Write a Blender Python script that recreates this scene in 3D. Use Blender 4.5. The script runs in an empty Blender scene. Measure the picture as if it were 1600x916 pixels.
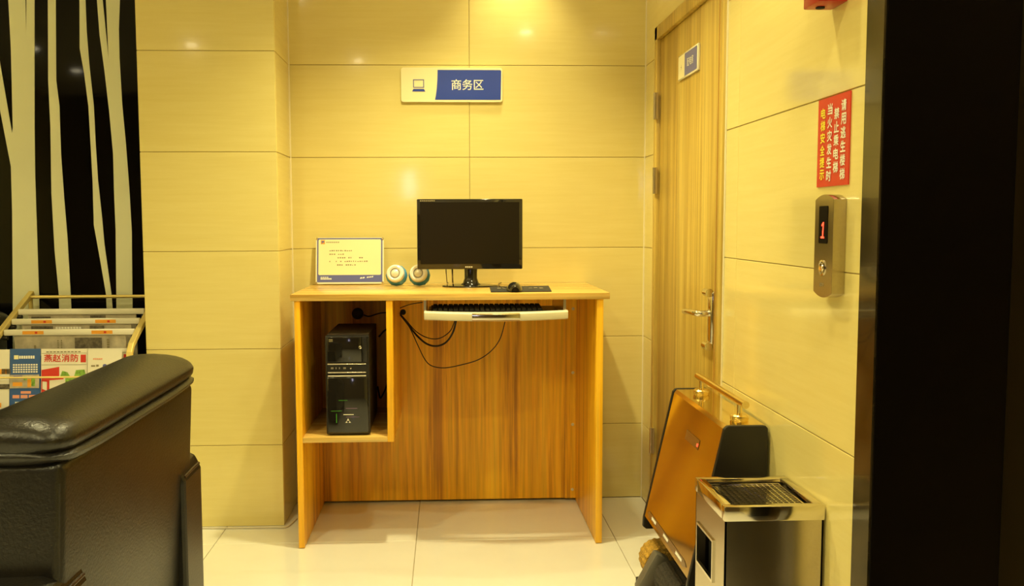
import bpy, bmesh, math, random
from mathutils import Vector, Matrix
from mathutils.geometry import tessellate_polygon
random.seed(7)
PI = math.pi
scn = bpy.context.scene
COL = scn.collection

# ------------------------------------------------------------------ camera
F_PX = 1402.0
YAW, PITCH, ROLL = 0.0386, 0.0785, -0.0035
CAM = Vector((-0.102, -4.041, 1.271))
SHIFT_PX = -46.6
fw = Vector((math.sin(YAW)*math.cos(PITCH), math.cos(YAW)*math.cos(PITCH), -math.sin(PITCH)))
rt = Vector((math.cos(YAW), -math.sin(YAW), 0))
up = rt.cross(fw)
R2 = rt*math.cos(ROLL) + up*math.sin(ROLL)
U2 = -rt*math.sin(ROLL) + up*math.cos(ROLL)
cd = bpy.data.cameras.new('camera')
cam = bpy.data.objects.new('camera', cd); COL.objects.link(cam)
cam.matrix_world = Matrix(((R2.x, U2.x, -fw.x, CAM.x), (R2.y, U2.y, -fw.y, CAM.y), (R2.z, U2.z, -fw.z, CAM.z), (0, 0, 0, 1)))
cd.sensor_fit = 'HORIZONTAL'; cd.sensor_width = 36.0
cd.lens = F_PX/1600*36.0
cd.shift_x = -SHIFT_PX/1600
cd.clip_start = 0.05
scn.camera = cam

def at(u, v, X=None, Y=None, Z=None):
    """photo pixel -> point on the plane X=, Y= or Z= that the thing touches"""
    d = fw + R2*((u-800-SHIFT_PX)/F_PX) + U2*((458-v)/F_PX)
    for i, k in enumerate((X, Y, Z)):
        if k is not None: t = (k-CAM[i])/d[i]
    return CAM + d*t

# ------------------------------------------------------------------ world, exposure
w = bpy.data.worlds.new('world'); scn.world = w; w.use_nodes = True
w.node_tree.nodes['Background'].inputs[0].default_value = (1.0, 0.82, 0.5, 1)
w.node_tree.nodes['Background'].inputs[1].default_value = 0.03
scn.view_settings.view_transform = 'Standard'
scn.view_settings.look = 'None'
scn.view_settings.gamma = 1.0
scn.view_settings.use_curve_mapping = False
scn.view_settings.exposure = 0.0
LIGHT_COL = (1.0, 0.88, 0.43)
CEIL = 2.7
# downlights: x, y, power, cone degrees, label
LAMPS = [(0.19, -0.20, 42, 80, 'round ceiling downlight close to the wall above the blue and cream sign'),
         (-0.10, -0.85, 165, 116, 'round ceiling downlight just in front of the computer desk'),
         (0.30, -1.62, 42, 125, 'round ceiling downlight between the desk and the lift opening'),
         (0.50, -2.83, 70, 150, 'round ceiling downlight in front of the lift opening'),
         (-0.88, -4.06, 85, 150, 'round ceiling downlight between the lift and the room middle, behind the armchair'),
         (-2.14, -4.01, 105, 150, 'round ceiling downlight whose reflection shows on the tiled pillar'),
         (-3.47, -3.53, 280, 150, 'round ceiling downlight by the left wall, the closer of two to the glass panel'),
         (-3.55, -4.61, 140, 150, 'round ceiling downlight by the left wall, the farther of two from the glass panel'),
         (-1.05, -1.75, 68, 140, 'round ceiling downlight over the armchair')]

# ------------------------------------------------------------------ materials
def new_mat(name):
    m = bpy.data.materials.new(name); m.use_nodes = True
    return m, m.node_tree, m.node_tree.nodes['Principled BSDF']

def sset(b, **k):
    names = {'color': 'Base Color', 'rough': 'Roughness', 'metal': 'Metallic', 'coat': 'Coat Weight', 'coatr': 'Coat Roughness',
             'trans': 'Transmission Weight', 'ior': 'IOR', 'spec': 'Specular IOR Level', 'aniso': 'Anisotropic', 'alpha': 'Alpha'}
    for a, v in k.items():
        if a == 'color': v = (*v, 1)
        b.inputs[names[a]].default_value = v

def plain(name, color, rough=0.5, metal=0.0, noise=0.0, nscale=30, bump=0.0, bscale=80, **k):
    m, nt, b = new_mat(name); sset(b, color=color, rough=rough, metal=metal, **k)
    L = nt.links
    if noise or bump:
        tc = nt.nodes.new('ShaderNodeTexCoord')
    if noise:
        n = nt.nodes.new('ShaderNodeTexNoise'); n.inputs['Scale'].default_value = nscale; n.inputs['Detail'].default_value = 4
        r = nt.nodes.new('ShaderNodeValToRGB')
        r.color_ramp.elements[0].color = (*[c*(1-noise) for c in color], 1); r.color_ramp.elements[0].position = .3
        r.color_ramp.elements[1].color = (*[min(1, c*(1+noise)) for c in color], 1); r.color_ramp.elements[1].position = .7
        L.new(tc.outputs['Object'], n.inputs['Vector']); L.new(n.outputs['Fac'], r.inputs['Fac']); L.new(r.outputs['Color'], b.inputs['Base Color'])
    if bump:
        n2 = nt.nodes.new('ShaderNodeTexNoise'); n2.inputs['Scale'].default_value = bscale; n2.inputs['Detail'].default_value = 3
        bp = nt.nodes.new('ShaderNodeBump'); bp.inputs['Strength'].default_value = bump; bp.inputs['Distance'].default_value = .01
        L.new(tc.outputs['Object'], n2.inputs['Vector']); L.new(n2.outputs['Fac'], bp.inputs['Height']); L.new(bp.outputs['Normal'], b.inputs['Normal'])
    return m

def emit(name, color, strength):
    m, nt, b = new_mat(name); sset(b, color=color, rough=.5)
    b.inputs['Emission Color'].default_value = (*color, 1); b.inputs['Emission Strength'].default_value = strength
    return m

def streaked(name, lo, hi, scale, rough, coat=0.0, fine=None, mid=None, tint=0.0, bump=0.0, spec=.5, coatr=.03):
    """colour streaks along one axis: object coordinates scaled by `scale`"""
    m, nt, b = new_mat(name); L = nt.links
    sset(b, rough=rough, coat=coat, spec=spec, coatr=coatr)
    tc = nt.nodes.new('ShaderNodeTexCoord'); mp = nt.nodes.new('ShaderNodeMapping'); mp.inputs['Scale'].default_value = scale
    n = nt.nodes.new('ShaderNodeTexNoise'); n.inputs['Scale'].default_value = 1; n.inputs['Detail'].default_value = 5; n.inputs['Roughness'].default_value = .65
    L.new(tc.outputs['Object'], mp.inputs['Vector']); L.new(mp.outputs['Vector'], n.inputs['Vector'])
    r = nt.nodes.new('ShaderNodeValToRGB'); e = r.color_ramp.elements
    e[0].position = .36; e[0].color = (*lo, 1); e[1].position = .64; e[1].color = (*hi, 1)
    if mid:
        k = e.new(.47); k.color = (*mid, 1)
    L.new(n.outputs['Fac'], r.inputs['Fac'])
    out = r.outputs['Color']
    if fine:
        mp2 = nt.nodes.new('ShaderNodeMapping'); mp2.inputs['Scale'].default_value = [s*fine for s in scale]
        n2 = nt.nodes.new('ShaderNodeTexNoise'); n2.inputs['Scale'].default_value = 1; n2.inputs['Detail'].default_value = 3
        L.new(tc.outputs['Object'], mp2.inputs['Vector']); L.new(mp2.outputs['Vector'], n2.inputs['Vector'])
        mr = nt.nodes.new('ShaderNodeMapRange'); mr.inputs[1].default_value = .3; mr.inputs[2].default_value = .7
        mr.inputs[3].default_value = .82; mr.inputs[4].default_value = 1.12
        L.new(n2.outputs['Fac'], mr.inputs['Value'])
        mx = nt.nodes.new('ShaderNodeMix'); mx.data_type = 'RGBA'; mx.blend_type = 'MULTIPLY'; mx.inputs['Factor'].default_value = 1
        L.new(out, mx.inputs['A']); L.new(mr.outputs['Result'], mx.inputs['B']); out = mx.outputs['Result']
    if tint:
        oi = nt.nodes.new('ShaderNodeObjectInfo'); mr = nt.nodes.new('ShaderNodeMapRange')
        mr.inputs[3].default_value = 1-tint; mr.inputs[4].default_value = 1+tint*.3
        L.new(oi.outputs['Random'], mr.inputs['Value'])
        mx = nt.nodes.new('ShaderNodeMix'); mx.data_type = 'RGBA'; mx.blend_type = 'MULTIPLY'; mx.inputs['Factor'].default_value = 1
        L.new(out, mx.inputs['A']); L.new(mr.outputs['Result'], mx.inputs['B']); out = mx.outputs['Result']
    L.new(out, b.inputs['Base Color'])
    if bump:
        bp = nt.nodes.new('ShaderNodeBump'); bp.inputs['Strength'].default_value = bump; bp.inputs['Distance'].default_value = .002
        L.new(n.outputs['Fac'], bp.inputs['Height']); L.new(bp.outputs['Normal'], b.inputs['Normal'])
    return m

M = {}
M['tile'] = streaked('cream_wall_tile', (.76, .645, .25), (.79, .68, .278), (2.5, 2.5, 45), .11, coat=.3, tint=.03, coatr=.05)
M['grout'] = plain('tile_grout', (.36, .26, .10), .8)
M['caulk'] = plain('white_caulk', (.85, .78, .55), .5)
M['floor'] = streaked('polished_floor_tile', (.82, .81, .74), (.85, .845, .77), (3, 3, 3), .12, coat=.6, tint=.02, coatr=.04)
M['fgrout'] = plain('floor_grout', (.35, .28, .16), .8)
M['ceil'] = plain('ceiling_paint', (.85, .78, .62), .8)
M['wood_v'] = streaked('zebrano_laminate_upright', (.54, .225, .010), (.98, .56, .030), (17, 17, .5), .33, mid=(.92, .45, .014), fine=5, spec=.4)
M['wood_h'] = streaked('zebrano_laminate_lengthwise', (.50, .28, .05), (.78, .54, .17), (.6, 24, 24), .20, mid=(.66, .41, .10), fine=5, spec=.5)
M['wood_edge'] = streaked('laminate_edge_band', (.42, .20, .04), (.58, .31, .075), (.8, 20, 1.2), .35, fine=4)
M['door'] = streaked('door_veneer', (.40, .25, .04), (.58, .42, .095), (14, 14, .35), .3, mid=(.51, .34, .065), fine=4, spec=.4)
M['black_glass'] = plain('black_back_painted_glass', (.003, .0025, .002), .05, spec=.16)
M['trunk'] = plain('frosted_cream_film', (.88, .90, .68), .4, noise=.04, nscale=3)
M['leather'] = plain('black_leather', (.008, .0065, .005), .34, noise=.3, nscale=12, bump=.12, bscale=160, spec=.5)
M['leather_red'] = plain('dark_brown_leather_piping', (.030, .014, .008), .4, bump=.2, bscale=150)
M['gold'] = plain('gold_plated_metal', (.88, .70, .30), .22, 1.0)
M['gold_mirror'] = plain('mirror_polished_gold_steel', (.86, .72, .36), .10, 1.0)
M['steel'] = plain('brushed_stainless_steel', (.54, .47, .35), .20, 1.0, noise=.05, nscale=200)
M['chrome'] = plain('polished_steel', (.75, .70, .60), .10, 1.0)
M['satin'] = plain('satin_steel', (.60, .54, .42), .30, 1.0)
M['champagne'] = plain('champagne_plastic', (.74, .68, .48), .28, coat=.3)
M['black'] = plain('black_plastic', (.014, .012, .010), .35)
M['black_gloss'] = plain('glossy_black_plastic', (.012, .010, .008), .10, coat=.5)
M['screen'] = plain('dark_screen', (.014, .010, .004), .3, spec=.3)
M['key'] = plain('black_keycap', (.018, .016, .013), .5)
M['rubber'] = plain('black_rubber', (.02, .018, .015), .7)
M['dust'] = plain('dusty_black_steel', (.045, .036, .024), .6, noise=.4, nscale=25)
M['white'] = plain('white_print', (.85, .83, .76), .4)
M['paper'] = plain('white_paper', (.80, .76, .64), .55)
M['news'] = plain('newsprint', (.50, .44, .33), .8, noise=.25, nscale=22)
M['news_photo'] = plain('newsprint_photograph', (.12, .10, .07), .8, noise=.6, nscale=60)
M['acrylic'] = plain('clear_acrylic_edge', (.84, .80, .62), .1, coat=.5)
M['blue'] = plain('blue_sign_print', (.035, .07, .42), .3, coat=.3)
M['blue_l'] = plain('violet_blue_print', (.115, .13, .40), .3, coat=.3)
M['blue_leaf'] = plain('navy_leaflet_print', (.03, .10, .32), .45)
M['cream_print'] = plain('cream_sign_print', (.86, .80, .50), .3, coat=.3)
M['ink'] = plain('grey_ink', (.25, .21, .12), .6)
M['pink'] = plain('pale_red_ink', (.75, .33, .22), .6)
M['red'] = plain('red_print', (.62, .035, .02), .4)
M['redpl'] = plain('red_plastic', (.42, .022, .015), .3)
M['yellow'] = plain('yellow_print', (.90, .75, .05), .4)
M['green'] = plain('leaf_green_print', (.20, .38, .05), .5, noise=.5, nscale=120)
M['orange'] = plain('orange_print', (.85, .36, .03), .5)
M['lightblue'] = plain('glossy_sky_blue_plastic', (.06, .27, .50), .2, coat=.4)
M['whitepl'] = plain('glossy_white_plastic', (.86, .84, .78), .2, coat=.4)
M['silver'] = plain('silver_cone', (.80, .76, .64), .3, .2)
M['brush_y'] = plain('yellow_bristle', (.50, .28, .03), .8, noise=.35, nscale=90, bump=.8, bscale=220)
M['brush_k'] = plain('black_bristle', (.035, .028, .018), .8, noise=.4, nscale=120, bump=.8, bscale=220)
M['grey'] = plain('grey_plastic', (.14, .125, .095), .4)
M['brown'] = plain('brown_rubber_mat', (.14, .065, .025), .6, noise=.25, nscale=60)
M['cable_w'] = plain('white_cable_sheath', (.62, .56, .42), .5)
M['dark_stone'] = plain('honed_black_stone', (.003, .002, .0015), .35, spec=.12)
M['jamb'] = plain('polished_dark_brown_stone', (.030, .021, .009), .14, noise=.9, nscale=7, coat=.3)
M['bronze'] = plain('bronze_steel', (.40, .28, .11), .3, 1.0)
M['lamp'] = emit('lamp_glow', (1.0, .86, .55), 60.0)
M['led_green'] = emit('green_led', (.06, .30, .01), .14)
M['led_violet'] = emit('violet_led', (.25, .12, .22), .15)
M['led_white'] = emit('white_led', (.7, .65, .4), .3)
M['led_red'] = emit('red_led', (1.0, .05, .02), 4.0)
M['dark_panel'] = plain('dark_brown_wall_panel', (.10, .065, .025), .4, noise=.2, nscale=3)
M['brass'] = plain('satin_brass', (.90, .72, .26), .34, .45)
M['glow'] = emit('pale_lit_panel', (.82, .76, 1.0), 9.0)
M['dark'] = plain('dark_recess', (.01, .009, .007), .8)

# ------------------------------------------------------------------ mesh helpers
def tag(o, label=None, cat=None, group=None, kind=None):
    if label: o['label'] = label
    if cat: o['category'] = cat
    if group: o['group'] = group
    if kind: o['kind'] = kind
    return o

ORIG = {}
def thing(name, loc, label, cat, group=None):
    o = bpy.data.objects.new(name, None); COL.objects.link(o)
    o.location = loc; o.empty_display_size = .1
    ORIG[o.name] = Vector(loc)
    return tag(o, label, cat, group)

class B:
    """collects shapes in world coordinates; build() makes one mesh object"""
    def __init__(s): s.bm = bmesh.new()
    def box(s, a, b, bev=0.0, seg=2, rot=None):
        a = Vector(a); b = Vector(b); c = (a+b)/2; d = b-a
        r = bmesh.ops.create_cube(s.bm, size=1.0)
        vs = r['verts']
        for v in vs: v.co = Vector((v.co.x*d.x, v.co.y*d.y, v.co.z*d.z))
        if bev:
            es = list({e for v in vs for e in v.link_edges})
            q = bmesh.ops.bevel(s.bm, geom=es, offset=bev, segments=seg, profile=.5, affect='EDGES')
            vs = list({v for f in q['faces'] for v in f.verts} | {v for v in vs if v.is_valid})
            # all verts of this island
            vs = s._island(vs[0])
        for v in vs: v.co = (rot @ v.co if rot else v.co) + c
        return s
    def _island(s, v0):
        seen = {v0}; st = [v0]
        while st:
            v = st.pop()
            for e in v.link_edges:
                o = e.other_vert(v)
                if o not in seen: seen.add(o); st.append(o)
        return list(seen)
    def cyl(s, p0, p1, r, r2=None, n=20, cap=True):
        p0 = Vector(p0); p1 = Vector(p1); ax = (p1-p0).normalized()
        t = Vector((0, 0, 1)) if abs(ax.z) < .9 else Vector((1, 0, 0))
        u = ax.cross(t).normalized(); v = ax.cross(u)
        r2 = r if r2 is None else r2
        A = [s.bm.verts.new(p0+(u*math.cos(2*PI*k/n)+v*math.sin(2*PI*k/n))*r) for k in range(n)]
        C = [s.bm.verts.new(p1+(u*math.cos(2*PI*k/n)+v*math.sin(2*PI*k/n))*r2) for k in range(n)]
        for k in range(n): s.bm.faces.new((A[k], A[(k+1) % n], C[(k+1) % n], C[k]))
        if cap: s.bm.faces.new(A[::-1]); s.bm.faces.new(C)
        return s
    def lathe(s, c, ax, prof, n=28):
        """prof: list of (radius, offset along ax)"""
        c = Vector(c); ax = Vector(ax).normalized()
        t = Vector((0, 0, 1)) if abs(ax.z) < .9 else Vector((1, 0, 0))
        u = ax.cross(t).normalized(); v = ax.cross(u)
        rings = [[c+ax*h+(u*math.cos(2*PI*k/n)+v*math.sin(2*PI*k/n))*max(r, 1e-5) for k in range(n)] for r, h in prof]
        return s.loft(rings)
    def loft(s, rings, cap=True, closed=True):
        V = [[s.bm.verts.new(p) for p in r] for r in rings]
        n = len(V[0])
        for a, b in zip(V, V[1:]):
            for k in range(n if closed else n-1): s.bm.faces.new((a[k], a[(k+1) % n], b[(k+1) % n], b[k]))
        if cap and closed: s.bm.faces.new(V[0][::-1]); s.bm.faces.new(V[-1])
        return s
    def tube(s, pts, r, n=8, steps=6):
        P = [Vector(p) for p in pts]; Q = []
        for i in range(len(P)-1):
            p0 = P[max(i-1, 0)]; p1 = P[i]; p2 = P[i+1]; p3 = P[min(i+2, len(P)-1)]
            for k in range(steps):
                t = k/steps
                Q.append(.5*((2*p1)+(p2-p0)*t+(2*p0-5*p1+4*p2-p3)*t*t+(3*p1-p0-3*p2+p3)*t**3))
        Q.append(P[-1])
        rings = []; u = None
        for i, q in enumerate(Q):
            d = (Q[min(i+1, len(Q)-1)]-Q[max(i-1, 0)]).normalized()
            if u is None:
                t = Vector((0, 0, 1)) if abs(d.z) < .9 else Vector((1, 0, 0)); u = d.cross(t).normalized()
            else: u = (u-d*u.dot(d)).normalized()
            v = d.cross(u)
            rings.append([q+(u*math.cos(2*PI*k/n)+v*math.sin(2*PI*k/n))*r for k in range(n)])
        return s.loft(rings)
    def poly(s, pts, ext):
        """flat polygon extruded by vector ext"""
        ext = Vector(ext)
        A = [s.bm.verts.new(Vector(p)) for p in pts]; C = [s.bm.verts.new(Vector(p)+ext) for p in pts]
        n = len(A)
        for t in tessellate_polygon([[v.co.copy() for v in A]]):
            s.bm.faces.new([A[i] for i in t]); s.bm.faces.new([C[i] for i in t[::-1]])
        for k in range(n): s.bm.faces.new((A[k], C[k], C[(k+1) % n], A[(k+1) % n]))
        return s
    def build(s, name, mat, parent=None, smooth=False, org=None, bev=0.0, sub=0):
        bmesh.ops.recalc_face_normals(s.bm, faces=s.bm.faces[:])
        me = bpy.data.meshes.new(name)
        o = Vector((0, 0, 0))
        if parent is not None: o = ORIG.get(parent.name, Vector((0, 0, 0)))
        elif org is not None: o = Vector(org)
        for v in s.bm.verts: v.co -= o
        s.bm.to_mesh(me); s.bm.free()
        me.materials.append(M[mat] if isinstance(mat, str) else mat)
        if smooth:
            for p in me.polygons: p.use_smooth = True
        ob = bpy.data.objects.new(name, me); COL.objects.link(ob)
        if parent is not None: ob.parent = parent; ORIG[ob.name] = o
        else: ob.location = o; ORIG[ob.name] = o
        if bev:
            md = ob.modifiers.new('bevel', 'BEVEL'); md.width = bev; md.segments = 2; md.limit_method = 'ANGLE'; md.angle_limit = .6
        if sub:
            md = ob.modifiers.new('subd', 'SUBSURF'); md.levels = sub; md.render_levels = sub
        if smooth:
            me.set_sharp_from_angle(angle=.7)
        return ob

def box(name, a, b, mat, parent=None, bev=0.0, org=None, smooth=False):
    return B().box(a, b, bev).build(name, mat, parent, smooth=bool(bev), org=org)

def flat(name, mat, parent, o, ux, vy, polys, off=.0006):
    """flat print: polygons in (u, v) metres on the plane o + u*ux + v*vy, standing off by `off`"""
    ux = Vector(ux).normalized(); vy = Vector(vy).normalized(); n = ux.cross(vy)
    b = B(); o = Vector(o)
    for p in polys:
        vs = [b.bm.verts.new(o+ux*u+vy*v+n*off) for u, v in p]
        for t in tessellate_polygon([[q.co.copy() for q in vs]]): b.bm.faces.new([vs[i] for i in t])
    me = b.bm
    ob_o = ORIG.get(parent.name, Vector((0, 0, 0)))
    for v in me.verts: v.co -= ob_o
    bmesh.ops.recalc_face_normals(me, faces=me.faces[:])
    mesh = bpy.data.meshes.new(name); me.to_mesh(mesh); me.free(); mesh.materials.append(M[mat])
    ob = bpy.data.objects.new(name, mesh); COL.objects.link(ob); ob.parent = parent; ORIG[ob.name] = ob_o
    if len(polys) > 1: ob['kind'] = 'stuff'
    return ob

def rect(u0, v0, u1, v1): return [(u0, v0), (u1, v0), (u1, v1), (u0, v1)]

def text(body, name, mat, parent, o, ux, vy, width, height, off=.0012, bold=0.0, shear=0.0):
    """lettering as a flat mesh fitted into width x height with its lower left corner at o; bold thickens by shifted copies"""
    c = bpy.data.curves.new('lettering', 'FONT'); c.body = body; c.fill_mode = 'FRONT'; c.shear = shear
    t = bpy.data.objects.new('lettering', c); COL.objects.link(t)
    src = bpy.data.meshes.new_from_object(t.evaluated_get(bpy.context.evaluated_depsgraph_get()))
    bpy.data.objects.remove(t); bpy.data.curves.remove(c)
    P = [v.co.copy() for v in src.vertices]; Fs = [tuple(p.vertices) for p in src.polygons]; bpy.data.meshes.remove(src)
    xs = [p.x for p in P]; ys = [p.y for p in P]
    x0, x1, y0, y1 = min(xs), max(xs), min(ys), max(ys)
    ux = Vector(ux).normalized(); vy = Vector(vy).normalized(); n = ux.cross(vy)
    po = ORIG.get(parent.name, Vector((0, 0, 0)))
    V, FF = [], []
    k = bold*height
    for q, (du, dv) in enumerate(((0, 0), (k, 0), (-k, 0), (0, k), (0, -k)) if bold else ((0, 0),)):
        b0 = len(V)
        for p in P:
            V.append(Vector(o)+ux*((p.x-x0)/(x1-x0)*width+du)+vy*((p.y-y0)/(y1-y0)*height+dv)+n*(off+q*.00004)-po)
        FF += [tuple(i+b0 for i in f) for f in Fs]
    me = bpy.data.meshes.new(name); me.from_pydata(V, [], FF); me.materials.append(M[mat])
    ob = bpy.data.objects.new(name, me); COL.objects.link(ob); ob.parent = parent; ORIG[ob.name] = po
    return ob

XA, YA, ZA = Vector((1, 0, 0)), Vector((0, 1, 0)), Vector((0, 0, 1))

# ------------------------------------------------------------------ room shell
XR = 0.79            # right wall face
XL = -4.4; YF = -6.2
G = .0012            # half joint
def struct(name, a, b, mat): return tag(box(name, a, b, mat), kind='structure')

floor = struct('floor', (XL-.1, YF-.1, -.10), (1.3, .1, -.004), 'fgrout')
fx0, fy0 = -.234, -.527      # a floor joint crossing
tm = {}
def tile_child(name, parent, a, b, mat, bev=.0012):
    """one tile; alike sizes share their mesh"""
    a = Vector(a); b = Vector(b); d = b-a; key = (name, round(d.x, 3), round(d.y, 3), round(d.z, 3), mat)
    if key not in tm:
        me_b = B().box(-d/2, d/2, bev, 1); me = bpy.data.meshes.new(name)
        bmesh.ops.recalc_face_normals(me_b.bm, faces=me_b.bm.faces[:]); me_b.bm.to_mesh(me); me_b.bm.free()
        me.materials.append(M[mat]); tm[key] = me
    o = bpy.data.objects.new(name, tm[key]); COL.objects.link(o); o.parent = parent; o.location = (a+b)/2
    return o
xs = [XL] + [fx0+.8*k for k in range(-5, 2) if XL < fx0+.8*k < XR] + [XR+.0]
ys = [YF] + [fy0+.8*k for k in range(-7, 1) if YF < fy0+.8*k < 0] + [0.0]
for i in range(len(xs)-1):
    for j in range(len(ys)-1):
        tile_child('floor_tile', floor, (xs[i]+G, ys[j]+G, -.012), (xs[i+1]-G, ys[j+1]-G, 0), 'floor')
ceiling = struct('ceiling', (XL-.1, YF-.1, CEIL), (1.3, .1, CEIL+.1), 'ceil')

TH, Z0 = .4047, .3466
zs = [0] + [Z0+TH*k for k in range(6) if Z0+TH*k < CEIL] + [CEIL]
def rows(z_lo=0.0):
    for a, b in zip(zs, zs[1:]):
        a2 = max(a, z_lo)
        if b-a2 > .02: yield a2, b
wb = struct('wall_back', (-.80, .003, 0), (XR+.1, .1, CEIL), 'grout')
for z0, z1 in rows():
    for x0, x1 in ((-.795, 0.0), (0.0, XR)):
        tile_child('wall_tile', wb, (x0+G, 0, z0+G), (x1-G, .012, z1-G), 'tile')
PX0, PX1, PY = -1.345, -.795, -.32
wp = struct('wall_pillar', (PX0+.003, PY+.003, 0), (PX1-.003, .1, CEIL), 'grout')
for z0, z1 in rows():
    tile_child('wall_tile', wp, (PX0, PY, z0+G), (PX1-.0006, PY+.012, z1-G), 'tile')
    tile_child('wall_tile', wp, (PX1-.012, PY+.0126, z0+G), (PX1, -G, z1-G), 'tile')
    tile_child('wall_tile', wp, (PX0, PY+.0126, z0+G), (PX0+.012, .03, z1-G), 'tile')
wr = tag(box('wall_recess', (XL-.1, .03, 0), (PX0, .13, CEIL), 'dark'), kind='structure')
wl = struct('wall_left', (XL-.1, YF, 0), (XL, .03, CEIL), 'tile')
wf = struct('wall_front', (XL-.1, YF-.1, 0), (1.3, YF, CEIL), 'dark_panel')

DY0, DY1, DZ = -.212, -1.176, 2.085      # door frame outer edges
EY0, EY1, EYO, EZ = -2.163, -2.238, -3.24, 2.25   # lift frame, opening
wri = B()
wri.box((XR+.003, DY0, 0), (XR+.1, .0, CEIL)).box((XR+.003, DY1, DZ), (XR+.1, DY0, CEIL))
wri.box((XR+.003, EY0, 0), (XR+.1, DY1, CEIL)).box((XR+.003, EYO-.07, EZ+.07), (XR+.1, EY0, CEIL)).box((XR+.003, YF, 0), (XR+.1, EYO-.07, CEIL))
wri = tag(wri.build('wall_right', 'grout'), kind='structure')
for z0, z1 in rows():
    tile_child('wall_tile', wri, (XR, DY0+.004, z0+G), (XR+.012, -G, z1-G), 'tile')
    tile_child('wall_tile', wri, (XR, DY1-.124, z0+G), (XR+.012, DY1-.006, z1-G), 'tile')
    tile_child('wall_tile', wri, (XR, EY0+.002, z0+G), (XR+.012, DY1-.126, z1-G), 'tile')
    y = EYO-.072
    while y-.8 > YF-.3:
        tile_child('wall_tile', wri, (XR, max(YF, y-.8)+G, z0+G), (XR+.012, y-G, z1-G), 'tile'); y -= .8
for z0, z1 in rows(DZ+.002):
    tile_child('wall_tile', wri, (XR, DY1-.005, z0+G), (XR+.012, DY0+.003, z1-G), 'tile')
for z0, z1 in rows(EZ+.072):
    tile_child('wall_tile', wri, (XR, EYO-.07, z0+G), (XR+.012, EY0, z1-G), 'tile')
# corner caulk lines and the white bead beside the door
for k, (a, b) in enumerate((((-.795, -.004, 0), (-.790, 0.0, CEIL)), ((XR-.005, -.004, 0), (XR, 0.0, CEIL)), ((XR-.004, DY1-.008, 0), (XR, DY1, DZ)))):
    tag(box('trim_%d' % (k+2), a, b, 'caulk'), kind='structure')

# ------------------------------------------------------------------ wooden door
door = thing('door_1', (XR, (DY0+DY1)/2, 0), 'light wooden door with steel lever handle in the tiled wall', 'door'); tag(door, kind='structure')
fr = B()
fr.box((XR-.012, DY0-.045, 0), (XR+.09, DY0, DZ), .003).box((XR-.012, DY1, 0), (XR+.09, DY1+.060, DZ), .003)
fr.box((XR-.012, DY1, DZ-.055), (XR+.09, DY0, DZ), .003)
fr.build('door_frame', 'door', door, smooth=True)
leaf = box('door_leaf', (XR+.004, DY1+.062, .006), (XR+.044, DY0-.047, DZ-.057), 'door', door, bev=.003)
B().box((XR-.013, DY1+.046, 0), (XR-.010, DY1+.050, DZ-.05)).build('frame_groove', 'wood_edge', door)
for hz in (1.755, 1.444, .33):
    hp = B().box((XR-.016, DY0-.060, hz-.055), (XR-.008, DY0-.038, hz+.055))
    hp.build('hinge', 'satin', door)
    B().cyl((XR-.020, DY0-.049, hz-.055), (XR-.020, DY0-.049, hz+.055), .006, n=12).build('hinge_pin', 'satin', door, smooth=True)
hx, hy = XR-.008, -1.085
hb = B().box((hx-.012, hy-.024, .86), (hx+.014, hy+.024, 1.04), .008, 3)
hd = hb.build('door_handle', 'chrome', door, smooth=True)
for z in (.855, 1.035):
    B().cyl((hx-.016, hy-.022, z), (hx-.016, hy+.022, z), .014, n=14).build('end_cap', 'chrome', hd, smooth=True)
B().tube([(hx-.005, hy, .965), (hx-.045, hy, .965), (hx-.055, hy+.03, .965), (hx-.055, hy+.10, .962), (hx-.052, hy+.155, .957)], .0105, n=12).build('lever', 'chrome', hd, smooth=True)

# ------------------------------------------------------------------ lift frame and lift door
ef = struct('trim_1', (XR-.014, EY1, 0), (XR+.10, EY0, EZ+.07), 'jamb')
RX = 1.055
B().box((XR-.014, EYO-.07, 0), (XR+.10, EYO, EZ+.07)).build('jamb_stone', 'jamb', ef)
B().box((XR-.014, EYO, EZ), (XR+.10, EY1, EZ+.07)).build('lintel_stone', 'jamb', ef)
B().box((XR-.010, EY1-.006, 0), (RX+.05, EY1-.0005, EZ)).build('return_panel', 'dark_stone', ef)
B().box((XR-.010, EYO+.0005, 0), (RX+.05, EYO+.006, EZ)).build('return_panel', 'dark_stone', ef)
B().box((XR-.010, EYO, EZ-.006), (RX+.05, EY1, EZ-.0005)).build('return_panel', 'dark_stone', ef)
el = thing('door_2', (RX, (EYO+EY1)/2, 0), 'bronze steel lift door deep in a black stone opening', 'lift door'); tag(el, kind='structure')
ym = (EYO+EY1)/2
B().box((RX, EYO, .0), (RX+.04, ym-.0015, EZ)).build('door_leaf', 'bronze', el)
B().box((RX, ym+.0015, .0), (RX+.04, EY1-.007, EZ)).build('door_leaf', 'bronze', el)
B().box((XR+.0, EYO, -.012), (RX+.04, EY1, .0)).build('sill', 'satin', el)

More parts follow.
